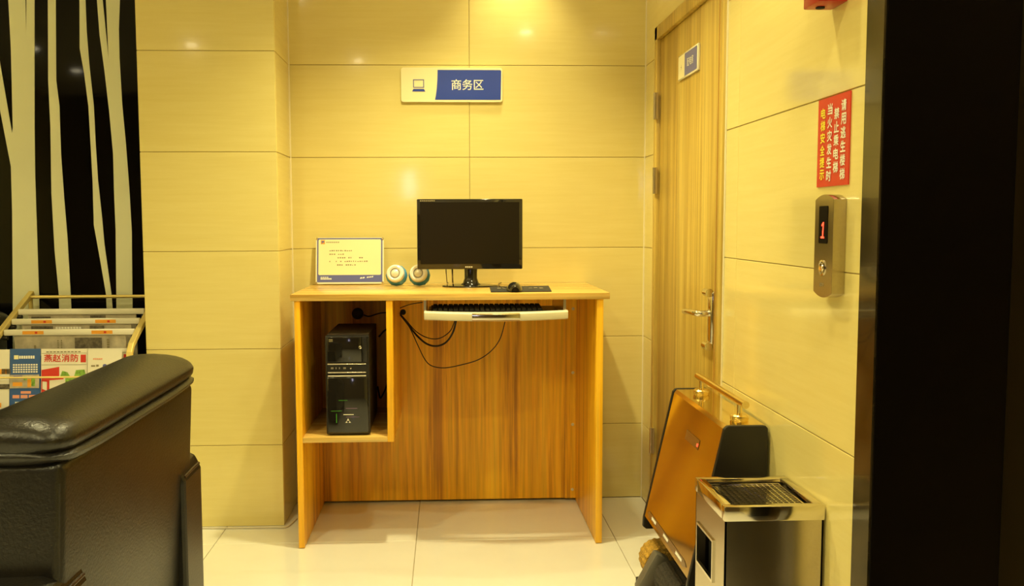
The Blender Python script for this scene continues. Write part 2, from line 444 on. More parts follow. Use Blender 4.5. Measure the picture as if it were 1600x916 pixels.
# ------------------------------------------------------------------ ceiling downlights (their reflections show in the tiles)
for x, y, p, deg, lab in LAMPS:
    t = thing('downlight', (x, y, CEIL), lab, 'downlight', 'ceiling downlights')
    B().lathe((x, y, CEIL), (0, 0, -1), [(.050, -.0), (.050, .004), (.066, .006), (.072, .002), (.072, 0)], 24).build('ring', 'whitepl', t, smooth=True)
    B().cyl((x, y, CEIL-.0005), (x, y, CEIL-.003), .045, n=24).build('lamp', 'lamp', t)
    ld = bpy.data.lights.new('downlight_beam', 'SPOT'); ld.energy = p; ld.color = LIGHT_COL; ld.shadow_soft_size = .045
    ld.spot_size = math.radians(deg); ld.spot_blend = .75
    lo = bpy.data.objects.new('downlight_beam', ld); COL.objects.link(lo); lo.parent = t; lo.location = (0, 0, -.012)

# lit sign on the wall opposite, mirrored in the back wall tiles
a_, b_ = at(630, 268, Y=6.15), at(649, 309, Y=6.15)
lb = thing('light_box', ((a_.x+b_.x)/2, YF, b_.z), 'narrow upright lit box on the dark wall facing the desk', 'light box')
box('case', (a_.x-.01, YF+.001, b_.z-.01), (b_.x+.01, YF+.045, a_.z+.01), 'black', lb)
box('lit_face', (a_.x, YF+.044, b_.z), (b_.x, YF+.05, a_.z), 'glow', lb)

# ------------------------------------------------------------------ black glass panel with tree trunks
gp = thing('glass_panel', (-2.9, .015, 0), 'black glass wall panel with pale bare tree trunks beside the tiled pillar', 'wall panel')
B().box((XL+.002, .004, .0), (PX0-.002, .029, CEIL-.001)).build('glass', 'black_glass', gp)
K = 460/916
def zz(pts): return [(u*K, v*K) for u, v in pts]
trunks = [
 [(6, 0), (37, 0), (41, 60), (42, 0), (54, 0), (54, 200), (55, 276), (61, 460), (66, 640), (70, 820), (20, 820), (20, 640), (20, 460), (19, 330), (17, 260), (0, 172), (-12, 120), (-20, 60), (-24, 0), (-14, 0), (-8, 50), (0, 98), (19, 209), (20, 200), (17, 75)],
 zz([(148, 0), (172, 0), (175, 250), (185, 330), (190, 480), (200, 620), (210, 740), (220, 916), (236, 1250), (242, 1630), (196, 1630), (192, 1250), (183, 916), (170, 780), (160, 600), (157, 400), (150, 250)]),
 zz([(246, 0), (256, 0), (270, 100), (278, 200), (292, 330), (298, 450), (305, 560), (318, 680), (325, 760), (347, 916), (372, 1250), (376, 1630), (346, 1630), (344, 1250), (330, 916), (310, 800), (292, 700), (288, 560), (282, 450), (275, 330), (262, 230), (248, 150)]),
 zz([(282, 0), (294, 0), (338, 185), (318, 0), (382, 0), (370, 90), (372, 180), (380, 320), (392, 450), (402, 580), (410, 720), (412, 916), (416, 1250), (420, 1630), (366, 1630), (364, 1250), (362, 916), (360, 720), (355, 600), (352, 480), (340, 350), (325, 220), (310, 110)]),
]
for t in trunks:
    pts = []
    for u, v in t:
        p = at(u, max(v, 1e-3), Y=.0025)
        if v <= 0: p = p + (at(u, 0, Y=.0025)-at(u+(3 if u > 40 else -3)*0, 40, Y=.0025))*3.2
        p.y = .0018; p.z = min(p.z, CEIL-.01)
        pts.append(p)
    B().poly(pts, (0, .002, 0)).build('tree_trunk', 'trunk', gp)
# more trunks further left along the same panel
for dx in (-.95, -1.75):
    for t in (trunks[1], trunks[3]):
        pts = [at(u, max(v, 1e-3), Y=.0025) for u, v in t]
        for p in pts: p.x += dx; p.y = .0018
        B().poly(pts, (0, .002, 0)).build('tree_trunk', 'trunk', gp)

# ------------------------------------------------------------------ desk
DX0, DX1, DYF, DYB, DT = -.704, .526, -.60, -.004, .998
desk = thing('computer_desk', (-.09, -.3, 0), 'tall wooden computer desk with open cubby against the tiled wall', 'desk')
top = box('desktop', (DX0, DYF, DT-.025), (DX1, DYB, DT), 'wood_h', desk, bev=.0015)
SL0, SL1, SR0, SR1 = -.690, -.667, .477, .502
box('side_panel', (SL0, DYF+.005, 0.003), (SL1, DYB-.004, DT-.0255), 'wood_v', desk, bev=.001)
box('side_panel', (SR0, DYF+.005, 0.003), (SR1, DYB-.004, DT-.0255), 'wood_v', desk, bev=.001)
for x0, x1 in ((SL0, SL1), (SR0, SR1)):
    for y in (DYF+.05, DYB-.06): B().cyl((x0+.012, y, 0), (x0+.012, y, .004), .01, n=12).build('foot', 'rubber', desk)
bp = box('back_panel', (SL1, -.034, .012), (SR0, -.016, DT-.0255), 'wood_v', desk)
box('batten', (.428, -.040, .012), (SR0, -.034, DT-.0255), 'wood_v', desk)
box('partition', (-.339, DYF+.005, .421), (-.314, -.034, DT-.0255), 'wood_v', desk, bev=.001)
box('cubby_shelf', (SL1, DYF+.005, .421), (-.339, -.034, .441), 'wood_h', desk, bev=.001)
for z in (.882, .592, .354, .052):
    B().lathe((.462, -.040, z), (0, -1, 0), [(.007, 0), (.006, .0015), (.0, .002)], 14).build('screw_cap', 'champagne', desk, smooth=True)
B().lathe((-.302, -.034, .872), (0, -1, 0), [(.013, 0), (.013, .002), (.010, .003), (.010, .001), (0, .001)], 20).build('cable_hole', 'dark', desk, smooth=True)
# keyboard tray
kt = B().box((-.182, -.60, .900), (.349, -.22, .914), .001).build('keyboard_tray', 'black', desk)
def bow(x0, x1, y, z0, z1, amp, n=16, xa=-.192, xb=.359, th=.022):
    rings = []
    for i in range(n+1):
        x = x0+(x1-x0)*i/n; t = (x-xa)/(xb-xa)*2-1
        yy = y-amp*(1-t*t); zc = (z0+z1)/2-.004*(1-t*t); h = (z1-z0)/2
        ring = []
        for k in range(12):
            a = 2*PI*k/12; c, s = math.cos(a), math.sin(a)
            ring.append((x, yy+th*(abs(c)**.6)*math.copysign(1, c), zc+h*(abs(s)**.6)*math.copysign(1, s)))
        rings.append(ring)
    return B().loft(rings)
bow(-.192, .359, -.612, .899, .934, .030).build('tray_front', 'champagne', kt, smooth=True)
bow(-.010, .172, -.6150, .901, .932, .030, th=.0245).build('grip', 'chrome', kt, smooth=True)
for x in (-.190, .353):
    rl = B().box((x-.004, -.60, .905), (x+.004, -.20, .935)).box((x-.005, -.58, .93), (x+.005, -.24, DT-.0255))
    rl.build('slide_rail', 'satin', kt)

# keyboard on the tray
kb = thing('keyboard', (.05, -.50, .914), 'black keyboard on the pull-out tray under the desktop', 'keyboard')
B().poly([(-.168, -.585, .9145), (-.168, -.44, .9145), (-.168, -.44, .940), (-.168, -.585, .928)], (.438, 0, 0)).build('keyboard_case', 'black', kb, bev=.002)
keys = B()
for r in range(6):
    for c in range(21):
        y = -.575+r*.0215; z = .929+(y+.585)/.145*.012
        x = -.160+c*.0204
        keys.box((x, y, z-.002), (x+.017, y+.017, z+.007), .0015, 1)
tag(keys.build('keycaps', 'key', kb), kind='stuff')

# ------------------------------------------------------------------ monitor
MY = -.27
mon = thing('monitor', (-.006, -.21, DT), 'black widescreen monitor standing on the desk', 'monitor')
mx0, mx1, mz0, mz1 = -.2285, .2145, 1.075, 1.3695
bz = B().box((mx0, MY, mz0), (mx1, MY+.022, mz1), .004, 2).box((mx0+.05, MY+.02, mz0+.04), (mx1-.05, MY+.05, mz1-.04), .012, 2).build('bezel', 'black_gloss', mon, smooth=True)
B().box((mx0+.014, MY-.0008, mz0+.022), (mx1-.014, MY+.002, mz1-.014)).build('screen', 'screen', mon)
flat('logo', 'silver', bz, (-.027, MY, mz0+.007), XA, ZA, [rect(.008*k, 0, .008*k+.006, .005) for k in range(4)] , .0008)
flat('bezel_print', 'ink', bz, (mx0+.013, MY, mz1-.010), XA, ZA, [rect(.008*k, 0, .008*k+.0062, .005) for k in range(8)], .0008)
nk = []
for z, a, b in ((1.005, .050, .030), (1.015, .034, .024), (1.035, .027, .018), (1.06, .027, .016), (1.085, .029, .014)):
    nk.append([(-.003+a*math.cos(2*PI*k/20), -.236+b*math.sin(2*PI*k/20), z) for k in range(20)])
B().loft(nk).build('neck', 'black_gloss', mon, smooth=True)
ring = lambda s, z: [(-.005+.121*s*math.cos(2*PI*k/40), -.205+.085*s*math.sin(2*PI*k/40), z) for k in range(40)]
B().loft([ring(.98, DT+.0003), ring(1, DT+.003), ring(.98, DT+.006), ring(.7, DT+.0095), ring(.40, DT+.012), ring(.1, DT+.013)]).build('base', 'black_gloss', mon, smooth=True)

# cables behind the monitor
B().tube([(-.108, -.228, 1.10), (-.108, -.205, 1.06), (-.106, -.115, 1.03), (-.104, -.060, 1.004), (-.10, -.03, 1.0025)], .0022).build('thin_cable', 'black', mon, smooth=True)
B().tube([(-.082, -.225, 1.10), (-.081, -.200, 1.06), (-.080, -.105, 1.03), (-.079, -.055, 1.006), (-.078, -.03, 1.0035)], .0034).build('thick_cable', 'black', mon, smooth=True)

# ------------------------------------------------------------------ speakers
def speaker(x, y, label):
    t = thing('desk_speaker', (x, y, DT), label, 'speaker', 'blue and white speakers')
    c = Vector((x, y, DT+.0455)); r = .0475
    prof = []
    for k in range(13):
        a = -PI/2+PI*k/12
        prof.append((r*math.cos(a)**.6 if math.cos(a) > 1e-6 else 0, (.022 if a > 0 else .036)*math.sin(a)))
    sh = B().lathe(c, (0, -1, 0), prof, 12)
    for v in sh.bm.verts:
        if v.co.z < DT+.0006: v.co.z = DT+.0006
    sh.build('shell', 'lightblue', t, smooth=True)
    n = Vector((-.12, -1, .22)).normalized(); cc = c+Vector((-.003, -.018, .009))
    B().lathe(cc, n, [(.018, .008), (.020, .016), (.029, .020), (.035, .017), (.0385, .008), (.0385, -.004), (.032, -.01)], 28).build('front_ring', 'whitepl', t, smooth=True)
    cn = B().lathe(cc, n, [(.0190, .010), (.0180, .0165), (.0150, .0185), (.009, .0205), (.004, .0212), (0, .0213)], 24)
    cn.build('cone', 'silver', t, smooth=True)
    B().lathe(cc, n, [(.0180, .0160), (.0185, .0185), (.0203, .0190), (.0206, .0150)], 24).build('cone_rim', 'grey', t, smooth=True)
speaker(-.322, -.155, 'round blue and white speaker beside the framed notice')
speaker(-.2235, -.155, 'round blue and white speaker partly behind the monitor')

# ------------------------------------------------------------------ notice board standing on the desk
nb = thing('notice_board', (-.53, -.06, DT), 'small blue-bordered notice in clear acrylic leaning on the tiles', 'notice')
nx0, nx1 = -.684, -.384
o = Vector((nx0, -.066, DT+.004)); vy = Vector((0, .036, .207)).normalized(); nH = .207
nn = XA.cross(vy)
back = [o-nn*.006, o+XA*(nx1-nx0)-nn*.006, o+XA*(nx1-nx0)+vy*nH-nn*.006, o+vy*nH-nn*.006]
B().poly(back, nn*.006).build('acrylic', 'acrylic', nb, bev=.001)
W_ = nx1-nx0
flat('blue_border', 'blue_l', nb, o, XA, vy, [rect(.006, .008, W_-.006, nH-.002)], .0006)
def rrect(u0, v0, u1, v1, r, n=5):
    out = []
    for cx, cy, a0 in ((u1-r, v1-r, 0), (u0+r, v1-r, PI/2), (u0+r, v0+r, PI), (u1-r, v0+r, 1.5*PI)):
        for k in range(n+1): out.append((cx+r*math.cos(a0+PI/2*k/n), cy+r*math.sin(a0+PI/2*k/n)))
    return out
flat('notice_sheet', 'cream_print', nb, o, XA, vy, [rrect(.012, .040, W_-.012, nH-.008, .006)], .0010)
lines = []
def dashes(u, v, ws, gap=.004, h=.0048):
    for w_ in ws:
        if w_ > 0: lines.append(rect(u, v, u+w_, v+h))
        u += abs(w_)+gap
random.seed(3)
for v, u, n in ((.146, .060, 11), (.130, .060, 7), (.114, .096, 12), (.098, .060, 18), (.082, .094, 9)):
    for k in range(n):
        if random.random() < .8: dashes(u+k*.0095, v, [random.choice((.004, .006, .007))], h=random.choice((.0035, .005, .0055)))
flat('printed_lines', 'ink', nb, o, XA, vy, lines, .0014)
flat('emblem', 'orange', nb, o, XA, vy, [rect(.022, .178, .040, .196)], .0014)
flat('emblem_inner', 'blue_l', nb, o, XA, vy, [rect(.025, .185, .037, .192), rect(.026, .180, .030, .184)], .0018)
flat('heading', 'ink', nb, o, XA, vy, [rect(.046+k*.0085, .184, .052+k*.0085, .1885) for k in range(7)], .0014)
flat('footer_print', 'white', nb, o, XA, vy, [rect(.022+.007*k, .020, .028+.007*k, .026) for k in range(7)]+[rect(.022+.009*k, .028, .029+.009*k, .032) for k in range(4)]
     + [[(.195+.011*k, .022+.0012*k), (.204+.011*k, .024+.0012*k), (.205+.011*k, .030+.0012*k), (.197+.011*k, .029+.0012*k)] for k in range(2)]
     + [[(.225+.010*k, .026+.0012*k), (.233+.010*k, .027+.0012*k), (.234+.010*k, .033+.0012*k), (.226+.010*k, .031+.0012*k)] for k in range(3)], .0014)
for u, v in ((.005, .006), (W_-.005, .006), (.005, nH-.005), (W_-.005, nH-.005)):
    B().lathe(o+XA*u+vy*v, nn, [(.005, -.004), (.005, .003), (.003, .005), (0, .005)], 12).build('stand_off', 'chrome', nb, smooth=True)

# ------------------------------------------------------------------ mouse pad and mouse
pts = [at(u, v, Z=DT) for u, v in ((765, 449.2), (857, 447.6), (862, 456.2), (767, 457.2))]
mp_ = thing('mouse_pad', (pts[0]+pts[2])/2, 'flat black mouse pad with faded print on the desktop', 'mouse pad')
B().poly([p+ZA*.0004 for p in pts], (0, 0, .003)).build('pad', 'rubber', mp_)
e1 = (pts[1]-pts[0]).normalized(); e2 = (pts[0]-pts[3]).normalized()
random.seed(5)
flat('faded_print', 'ink', mp_, pts[3]+ZA*.0034, e1, e2, [rect(.03+.022*k, .12+.05*random.random(), .045+.022*k, .155+.05*random.random()) for k in range(9)], .0004)
mc = at(805, 455.5, Z=DT+.004); mc.y += .045
ms = thing('computer_mouse', (mc.x, mc.y, DT+.0035), 'shiny black computer mouse sitting on the mouse pad', 'mouse')
rings = []
for k in range(13):
    t = k/12; y = mc.y-.054+.108*t
    wv = .0315*math.sin(PI*(.06+.88*t))**.45; hv = .034*math.sin(PI*(.05+.80*(1-t)+.05))**.6
    hv = max(hv, .006)
    rings.append([(mc.x+wv*math.cos(a), y, DT+.0040+max(0, hv*math.sin(a))) for a in [PI*j/14 for j in range(15)]]+[(mc.x-wv*.9, y, DT+.0038), (mc.x+wv*.9, y, DT+.0038)])
B().loft(rings).build('mouse_body', 'black_gloss', ms, smooth=True)
B().cyl((mc.x-.003, mc.y+.030, DT+.027), (mc.x+.003, mc.y+.030, DT+.027), .009, n=16).build('scroll_wheel', 'grey', ms, smooth=True)
mcab = B().tube([(mc.x, mc.y+.050, DT+.012), (mc.x-.02, mc.y+.09, DT+.0085), (mc.x-.045, mc.y+.16, DT+.0085), (.12, -.17, DT+.003), (.125, -.09, DT+.003), (.14, -.02, DT+.003)], .0018).build('mouse_cable', 'black', ms, smooth=True)

# ------------------------------------------------------------------ computer tower in the cubby
TX0, TX1, TY0, TY1, TZ0, TZ1 = -.579, -.407, -.565, -.17, .4415, .838
tw = thing('computer_tower', ((TX0+TX1)/2, -.38, TZ0), 'black computer tower standing in the desk cubby', 'computer')
B().box((TX0+.004, TY0+.02, TZ0+.008), (TX1-.004, TY1, TZ1), .003).build('case', 'dust', tw, smooth=True)
for x in (TX0+.03, TX1-.03):
    for y in (TY0+.05, TY1-.04): B().cyl((x, y, TZ0), (x, y, TZ0+.01), .012, n=12).build('foot', 'rubber', tw)
B().box((TX0, TY0, TZ0+.004), (TX1, TY0+.024, TZ1-.002), .006).build('front_frame', 'black', tw, smooth=True)
fp = B().box((TX0+.006, TY0-.008, TZ0+.008), (TX1-.006, TY0+.006, TZ0+.232), .006).build('lower_front', 'black_gloss', tw, smooth=True)
dr = B().box((TX0+.010, TY0-.006, TZ0+.290), (TX1-.030, TY0+.006, TZ1-.008), .003).build('drive_door', 'black_gloss', tw, smooth=True)
B().box((TX1-.028, TY0-.005, TZ0+.290), (TX1-.008, TY0+.006, TZ1-.008), .003).build('power_strip', 'black', tw, smooth=True)
B().lathe((TX1-.035, TY0-.005, TZ0+.348), (0, -1, 0), [(.006, 0), (.006, .002), (.004, .003), (0, .003)], 14).build('power_button', 'chrome', tw, smooth=True)
for z in (TZ0+.283, TZ0+.250, TZ0+.236):
    B().cyl((TX0+.010, TY0-.006, z), (TX1-.014, TY0-.006, z), .0026, n=10).build('chrome_bar', 'chrome' if z > TZ0+.24 else 'satin', tw, smooth=True)
pt = B().box((TX0+.008, TY0-.003, TZ0+.253), (TX1-.010, TY0+.006, TZ0+.280)).build('port_panel', 'black', tw)
for k, (x, w_) in enumerate(((.022, .010), (.040, .004), (.053, .004), (.070, .010))):
    B().box((TX0+x, TY0-.0045, TZ0+.263), (TX0+x+w_, TY0-.002, TZ0+.270)).build('port', 'satin', pt)
B().lathe((TX0+.098, TY0-.003, TZ0+.267), (0, -1, 0), [(.005, 0), (.004, .0025), (0, .003)], 12).build('port_button', 'chrome', pt, smooth=True)
flat('drive_logo', 'ink', dr, (TX0+.016, TY0-.006, TZ1-.026), XA, ZA, [rect(0, 0, .015, .004), rect(0, .006, .015, .010)], .0006)
lz = TZ0+.052; lx = TX0+.086
flat('triangle_logo', 'silver', fp, (lx, TY0-.008, lz), XA, ZA, [[(-.011, 0), (-.002, 0), (-.006, .007)], [(.002, 0), (.011, 0), (.006, .007)], [(-.005, .008), (.005, .008), (0, .018)]], .0008)
flat('green_light', 'led_green', fp, (TX0, TY0-.008, TZ0), XA, ZA, [rect(.020, .098, .062, .0995), rect(.040, .052, .0425, .088), rect(.050, .140, .085, .1412)], .0007)
flat('violet_light', 'led_violet', fp, (TX0, TY0-.008, TZ0), XA, ZA, [rect(.078, .108, .122, .1095), rect(.078, .074, .130, .0750)], .0007)
flat('white_light', 'led_white', fp, (TX0, TY0-.008, TZ0), XA, ZA, [rect(.068, .083, .108, .0855)], .0007)
# power supply plug ball and cables in the cubby
pl = B().lathe((-.503, -.036, .868), (0, -1, 0), [(.025, 0), (.026, .012), (.023, .020), (.015, .025), (0, .027)], 20).build('cable_grommet', 'dust', None, org=(-.503, -.036, .868), smooth=True)
tag(pl, 'round black cable outlet on the cubby back above the computer tower', 'cable outlet')
cc_ = B().tube([(-.475, -.05, .862), (-.45, -.07, .858), (-.40, -.07, .872), (-.342, -.07, .876)], .0028).build('power_cable', 'rubber', None, org=(-.45, -.05, .86), smooth=True)
tag(cc_, 'thin black cable from the round outlet to the cubby partition', 'cable')
cc2 = B().tube([(-.40, -.166, .78), (-.37, -.10, .80), (-.358, -.08, .72), (-.362, -.08, .62), (-.375, -.09, .55), (-.40, -.11, .50), (-.405, -.15, .53), (-.409, -.166, .56)], .004).build('power_cable', 'rubber', None, org=(-.37, -.1, .6), smooth=True)
tag(cc2, 'thick black cable looping behind the computer tower in the cubby', 'cable')

# cables hanging under the tray
def hang(pix, y0, y1, r, label):
    n = len(pix)
    pts = [at(u, v, Y=y0+(y1-y0)*(k/(n-1))) for k, (u, v) in enumerate(pix)]
    o = B().tube(pts, r).build('hanging_cable', 'rubber', None, org=pts[0], smooth=True)
    return tag(o, label, 'cable', 'cables hanging under the keyboard tray')
hang([(624, 489), (634, 500), (650, 518), (668, 528), (686, 529), (702, 519), (709, 506), (711, 496)], -.06, -.30, .0022, 'thin black cable in a short loop under the keyboard tray')
hang([(624, 490), (636, 505), (650, 523), (666, 537), (682, 541), (697, 535), (708, 519), (713, 500)], -.06, -.30, .0042, 'thick dark cable in a short loop under the keyboard tray')
hang([(624, 488), (640, 512), (653, 540), (664, 562), (675, 572), (695, 575), (722, 570), (748, 562), (769, 547), (782, 528), (789, 503)], -.06, -.28, .0022, 'thin black cable in the long low loop in front of the back panel')
hang([(624, 482), (640, 476), (660, 472.5)], -.06, -.16, .002, 'thin black cable rising to the left rail of the keyboard tray')

# white wire on the floor along the pillar
wpts = [at(u, v, Z=.004) for u, v in ((300, 825.5), (345, 825.5), (390, 825), (425, 824.5), (447, 824), (458, 816), (464, 810))]
for p in wpts[:5]: p.y = min(p.y, PY-.006)
ww = B().tube(wpts, .0035).build('floor_wire', 'cable_w', None, org=wpts[0], smooth=True)
tag(ww, 'white wire lying on the floor along the pillar base', 'wire')
wc = B().tube([(-.735, -.05, .95), (-.74, -.06, .60), (-.755, -.10, .35), (-.735, -.14, .20), (-.745, -.18, .06), (-.755, -.20, .004)], .0035).build('desk_cable', 'rubber', None, org=(-.75, -.2, 0), smooth=True)
tag(wc, 'black cable hanging between the pillar and the desk side', 'cable')

# ------------------------------------------------------------------ business area sign on the back wall
bs = thing('wall_sign', (-.077, 0, 1.8), 'blue and cream sign with laptop picture on the tiles above the monitor', 'sign')
sx0, sx1, sz0, sz1 = -.302, .147, 1.803, 1.953
rr = [(sx0+u, -.001, sz0+v) for u, v in rrect(0, 0, sx1-sx0, sz1-sz0, .012)]
B().poly(rr, (0, -.011, 0)).build('acrylic_board', 'cream_print', bs, bev=.0015)
o = Vector((sx0, -.012, sz0)); SW = sx1-sx0
flat('blue_field', 'blue', bs, o, XA, ZA, [[(.150, .010), (SW-.008, .010), (SW-.006, .136), (SW-.010, .140), (.162, .140), (.161, .100), (.158, .060), (.154, .030)]], .0008)
text('商务区', 'lettering', 'white', bs, o+XA*.223+ZA*.053, XA, ZA, .141, .046, .0016, bold=.009)
ic = [rect(.054, .062, .102, .0655), rect(.054, .095, .102, .0985), rect(.054, .0655, .0575, .095), rect(.0985, .0655, .102, .095)]
flat('laptop_outline', 'blue_l', bs, o, XA, ZA, ic, .0010)
flat('laptop_base', 'blue', bs, o, XA, ZA, [[(.049, .046), (.107, .046), (.101, .057), (.055, .057)]], .0010)

# small sign on the door
ds = thing('door_sign', (XR+.004, -.72, 1.81), 'small blue and cream sign fixed to the wooden door', 'sign')
dy0, dy1, dz0, dz1 = -.582, -.852, 1.807, 1.900
box('sign_plate', (XR-.004, dy1, dz0), (XR+.0035, dy0, dz1), 'acrylic', ds, bev=.001)
o = Vector((XR-.004, dy0, dz0)); VX = Vector((0, -1, 0))
flat('cream_field', 'cream_print', ds, o, VX, ZA, [rect(.004, .004, .092, .089)], .0008)
flat('blue_field', 'blue_l', ds, o, VX, ZA, [rect(.092, .006, .258, .087)], .0008)
text('配电房', 'lettering', 'white', ds, o+VX*.130+ZA*.034, VX, ZA, .085, .030, .0016, bold=.01)
flat('bolt_picture', 'ink', ds, o, VX, ZA, [[(.040, .030), (.052, .046), (.046, .046), (.052, .058), (.040, .044), (.046, .044)]], .0012)

# ------------------------------------------------------------------ lift call panel, safety sign, alarm box
cp = thing('lift_call_panel', (XR, -2.02, 1.2), 'brushed steel lift call panel with a red floor number', 'call panel')
cy0, cy1, cz0, cz1 = -1.962, -2.062, 1.098, 1.330
prof = []
for k in range(13):
    t = k/12*2-1
    prof.append((t, .012*(1-t*t)))
pp = [(cy0+(cy1-cy0)*(t+1)/2, cz1-.010+b) for t, b in prof] + [(cy0+(cy1-cy0)*(t+1)/2, cz0+.010-b) for t, b in prof[::-1]]
B().poly([(XR-.030, y, z) for y, z in pp], (.0295, 0, 0)).build('face_plate', 'steel', cp, bev=.002)
o = Vector((XR-.030, cy0, cz0))
flat('display', 'black_gloss', cp, o, VX, ZA, [rrect(.024, .122, .072, .208, .004)], .0008)
flat('floor_number', 'led_red', cp, o+VX*.036+ZA*.134, VX, ZA, [[(.001, 0), (.019, 0), (.019, .004), (.0135, .004), (.0165, .037), (.0125, .037), (.005, .031), (.0055, .027), (.0115, .030), (.0088, .004), (.001, .004)]], .0014)
B().lathe(o+VX*.047+ZA*.066, (-1, 0, 0), [(.018, 0), (.018, .002), (.0155, .003), (.015, .001), (.011, .001), (.010, .004), (0, .005)], 24).build('call_button', 'chrome', cp, smooth=True)
flat('button_mark', 'orange', cp, o+Vector((-.005, 0, 0)), VX, ZA, [[(.042, .062), (.052, .062), (.047, .071)]], .0006)
flat('engraved_mark', 'ink', cp, o, VX, ZA, [rect(.036, .024, .039, .030), rect(.041, .022, .044, .032), rect(.046, .025, .058, .027), rect(.046, .029, .058, .031)], .0006)

sg = thing('safety_sign', (XR, -1.98, 1.35), 'red lift safety sign with yellow and white Chinese characters', 'sign')
gy0, gy1, gz0, gz1 = -1.902, -2.071, 1.352, 1.558
box('sign_board', (XR-.0035, gy1, gz0), (XR-.0005, gy0, gz1), 'red', sg)
o = Vector((XR-.0035, gy0, gz0))
cols = [(.018, .187-.002, 'yellow', '电梯安全提示', .172), (.056, .192, 'white', '当火灾发生时', .184), (.092, .178, 'white', '禁止乘电梯', .152), (.128, .193, 'white', '请用逃生楼梯', .184)]
for u, vtop, mt, s, span in cols:
    st = span/len(s)
    for k, ch in enumerate(s):
        text(ch, 'character', mt, sg, o+VX*u+ZA*(vtop-st*(k+1)+st*.14), VX, ZA, .025, st*.80, .0010, bold=.03)

ab = thing('alarm_box', (XR, -2.0, 1.757), 'red plastic alarm box on the tiled wall above the safety sign', 'alarm box')
box('housing', (.722, -2.042, 1.757), (XR-.0005, -1.955, 1.90), 'redpl', ab, bev=.004)
B().cyl((.75, -1.985, 1.754), (.75, -1.985, 1.758), .010, n=16).build('knock_out', 'dark', ab)
flat('label_plate', 'white', ab, (.722, -1.965, 1.79), VX, ZA, [rect(0, 0, .066, .08)], .0006)

# ------------------------------------------------------------------ litter bin with ashtray
bn = thing('litter_bin', (.667, -1.875, 0), 'square stainless steel litter bin with ashtray grate top', 'bin')
bx0, bx1, by0, by1, bzt = .548, .783, -2.0, -1.752, .602
# hollow body: four walls, left wall with a square opening
bd = B().box((bx0, by0, .012), (bx1, by0+.004, bzt-.035)).box((bx0, by1-.004, .012), (bx1, by1, bzt-.035)).box((bx1-.004, by0, .012), (bx1, by1, bzt-.035))
hy0, hy1, hz0, hz1 = -1.908, -1.748+.004, .388, .484
hy1 = -1.778
bd.box((bx0, by0, .012), (bx0+.004, by1, hz0)).box((bx0, by0, hz1), (bx0+.004, by1, bzt-.035)).box((bx0, by0, hz0), (bx0+.004, hy0, hz1)).box((bx0, hy1, hz0), (bx0+.004, by1, hz1))
bd.box((bx0, by0, .006), (bx1, by1, .012))
bd.build('bin_body', 'steel', bn)
lip = B()
for a, b in (((bx0-.004, hy0-.006, hz0-.006), (bx0, hy1+.006, hz0)), ((bx0-.004, hy0-.006, hz1), (bx0, hy1+.006, hz1+.006)), ((bx0-.004, hy0-.006, hz0), (bx0, hy0, hz1)), ((bx0-.004, hy1, hz0), (bx0, hy1+.006, hz1))):
    lip.box(a, b)
lip.build('opening_rim', 'chrome', bn)
B().box((bx0+.03, by0+.02, .015), (bx1-.03, by1-.02, .50)).build('liner', 'dark', bn)
rim = B()
z0, z1 = bzt-.036, bzt
rim.box((bx0-.003, by0-.003, z0), (bx1+.003, by0+.020, z1), .003).box((bx0-.003, by1-.020, z0), (bx1+.003, by1+.003, z1), .003)
rim.box((bx0-.003, by0+.018, z0), (bx0+.020, by1-.018, z1), .003).box((bx1-.020, by0+.018, z0), (bx1+.003, by1-.018, z1), .003)
rim.build('top_rim', 'chrome', bn, smooth=True)
B().box((bx0+.018, by0+.018, bzt-.034), (bx1-.018, by1-.018, bzt-.030)).build('ash_tray', 'satin', bn)
gr = B(); gx0, gx1, gy0_, gy1_ = bx0+.024, bx1-.032, by0+.028, by1-.036
n1, n2 = 13, 14
for k in range(n1+1):
    x = gx0+(gx1-gx0)*k/n1; gr.box((x-.0018, gy0_, bzt-.016), (x+.0018, gy1_, bzt-.012))
for k in range(n2+1):
    y = gy0_+(gy1_-gy0_)*k/n2; gr.box((gx0, y-.0018, bzt-.0155), (gx1, y+.0018, bzt-.0115))
gr.box((gx0-.004, gy0_-.004, bzt-.030), (gx0, gy1_+.004, bzt-.010)).box((gx1, gy0_-.004, bzt-.030), (gx1+.004, gy1_+.004, bzt-.010))
gr.box((gx0, gy0_-.004, bzt-.030), (gx1, gy0_, bzt-.010)).box((gx0, gy1_, bzt-.030), (gx1, gy1_+.004, bzt-.010))
gr.build('grate', 'chrome', bn)
for x in (bx0+.02, bx1-.02):
    for y in (by0+.02, by1-.02): B().cyl((x, y, 0), (x, y, .007), .012, n=12).build('foot', 'rubber', bn)

# ------------------------------------------------------------------ shoe polishing machine
sp = thing('shoe_polisher', (.68, -1.34, 0), 'gold mirrored shoe polishing machine with a rail handle against the wall', 'shoe polisher')
py0, py1 = -1.628, -1.052
PT = .708
outer = [(.782, .02), (.782, PT-.008), (.774, PT), (.668, PT), (.658, PT-.010), (.562, .262), (.560, .232), (.572, .222), (.640, .222), (.655, .05), (.54, .05), (.54, .02)]
for y in (py0, py1-.014):
    B().poly([(x, y, z) for x, z in outer], (0, .014, 0)).build('end_plate', 'black', sp, bev=.003)
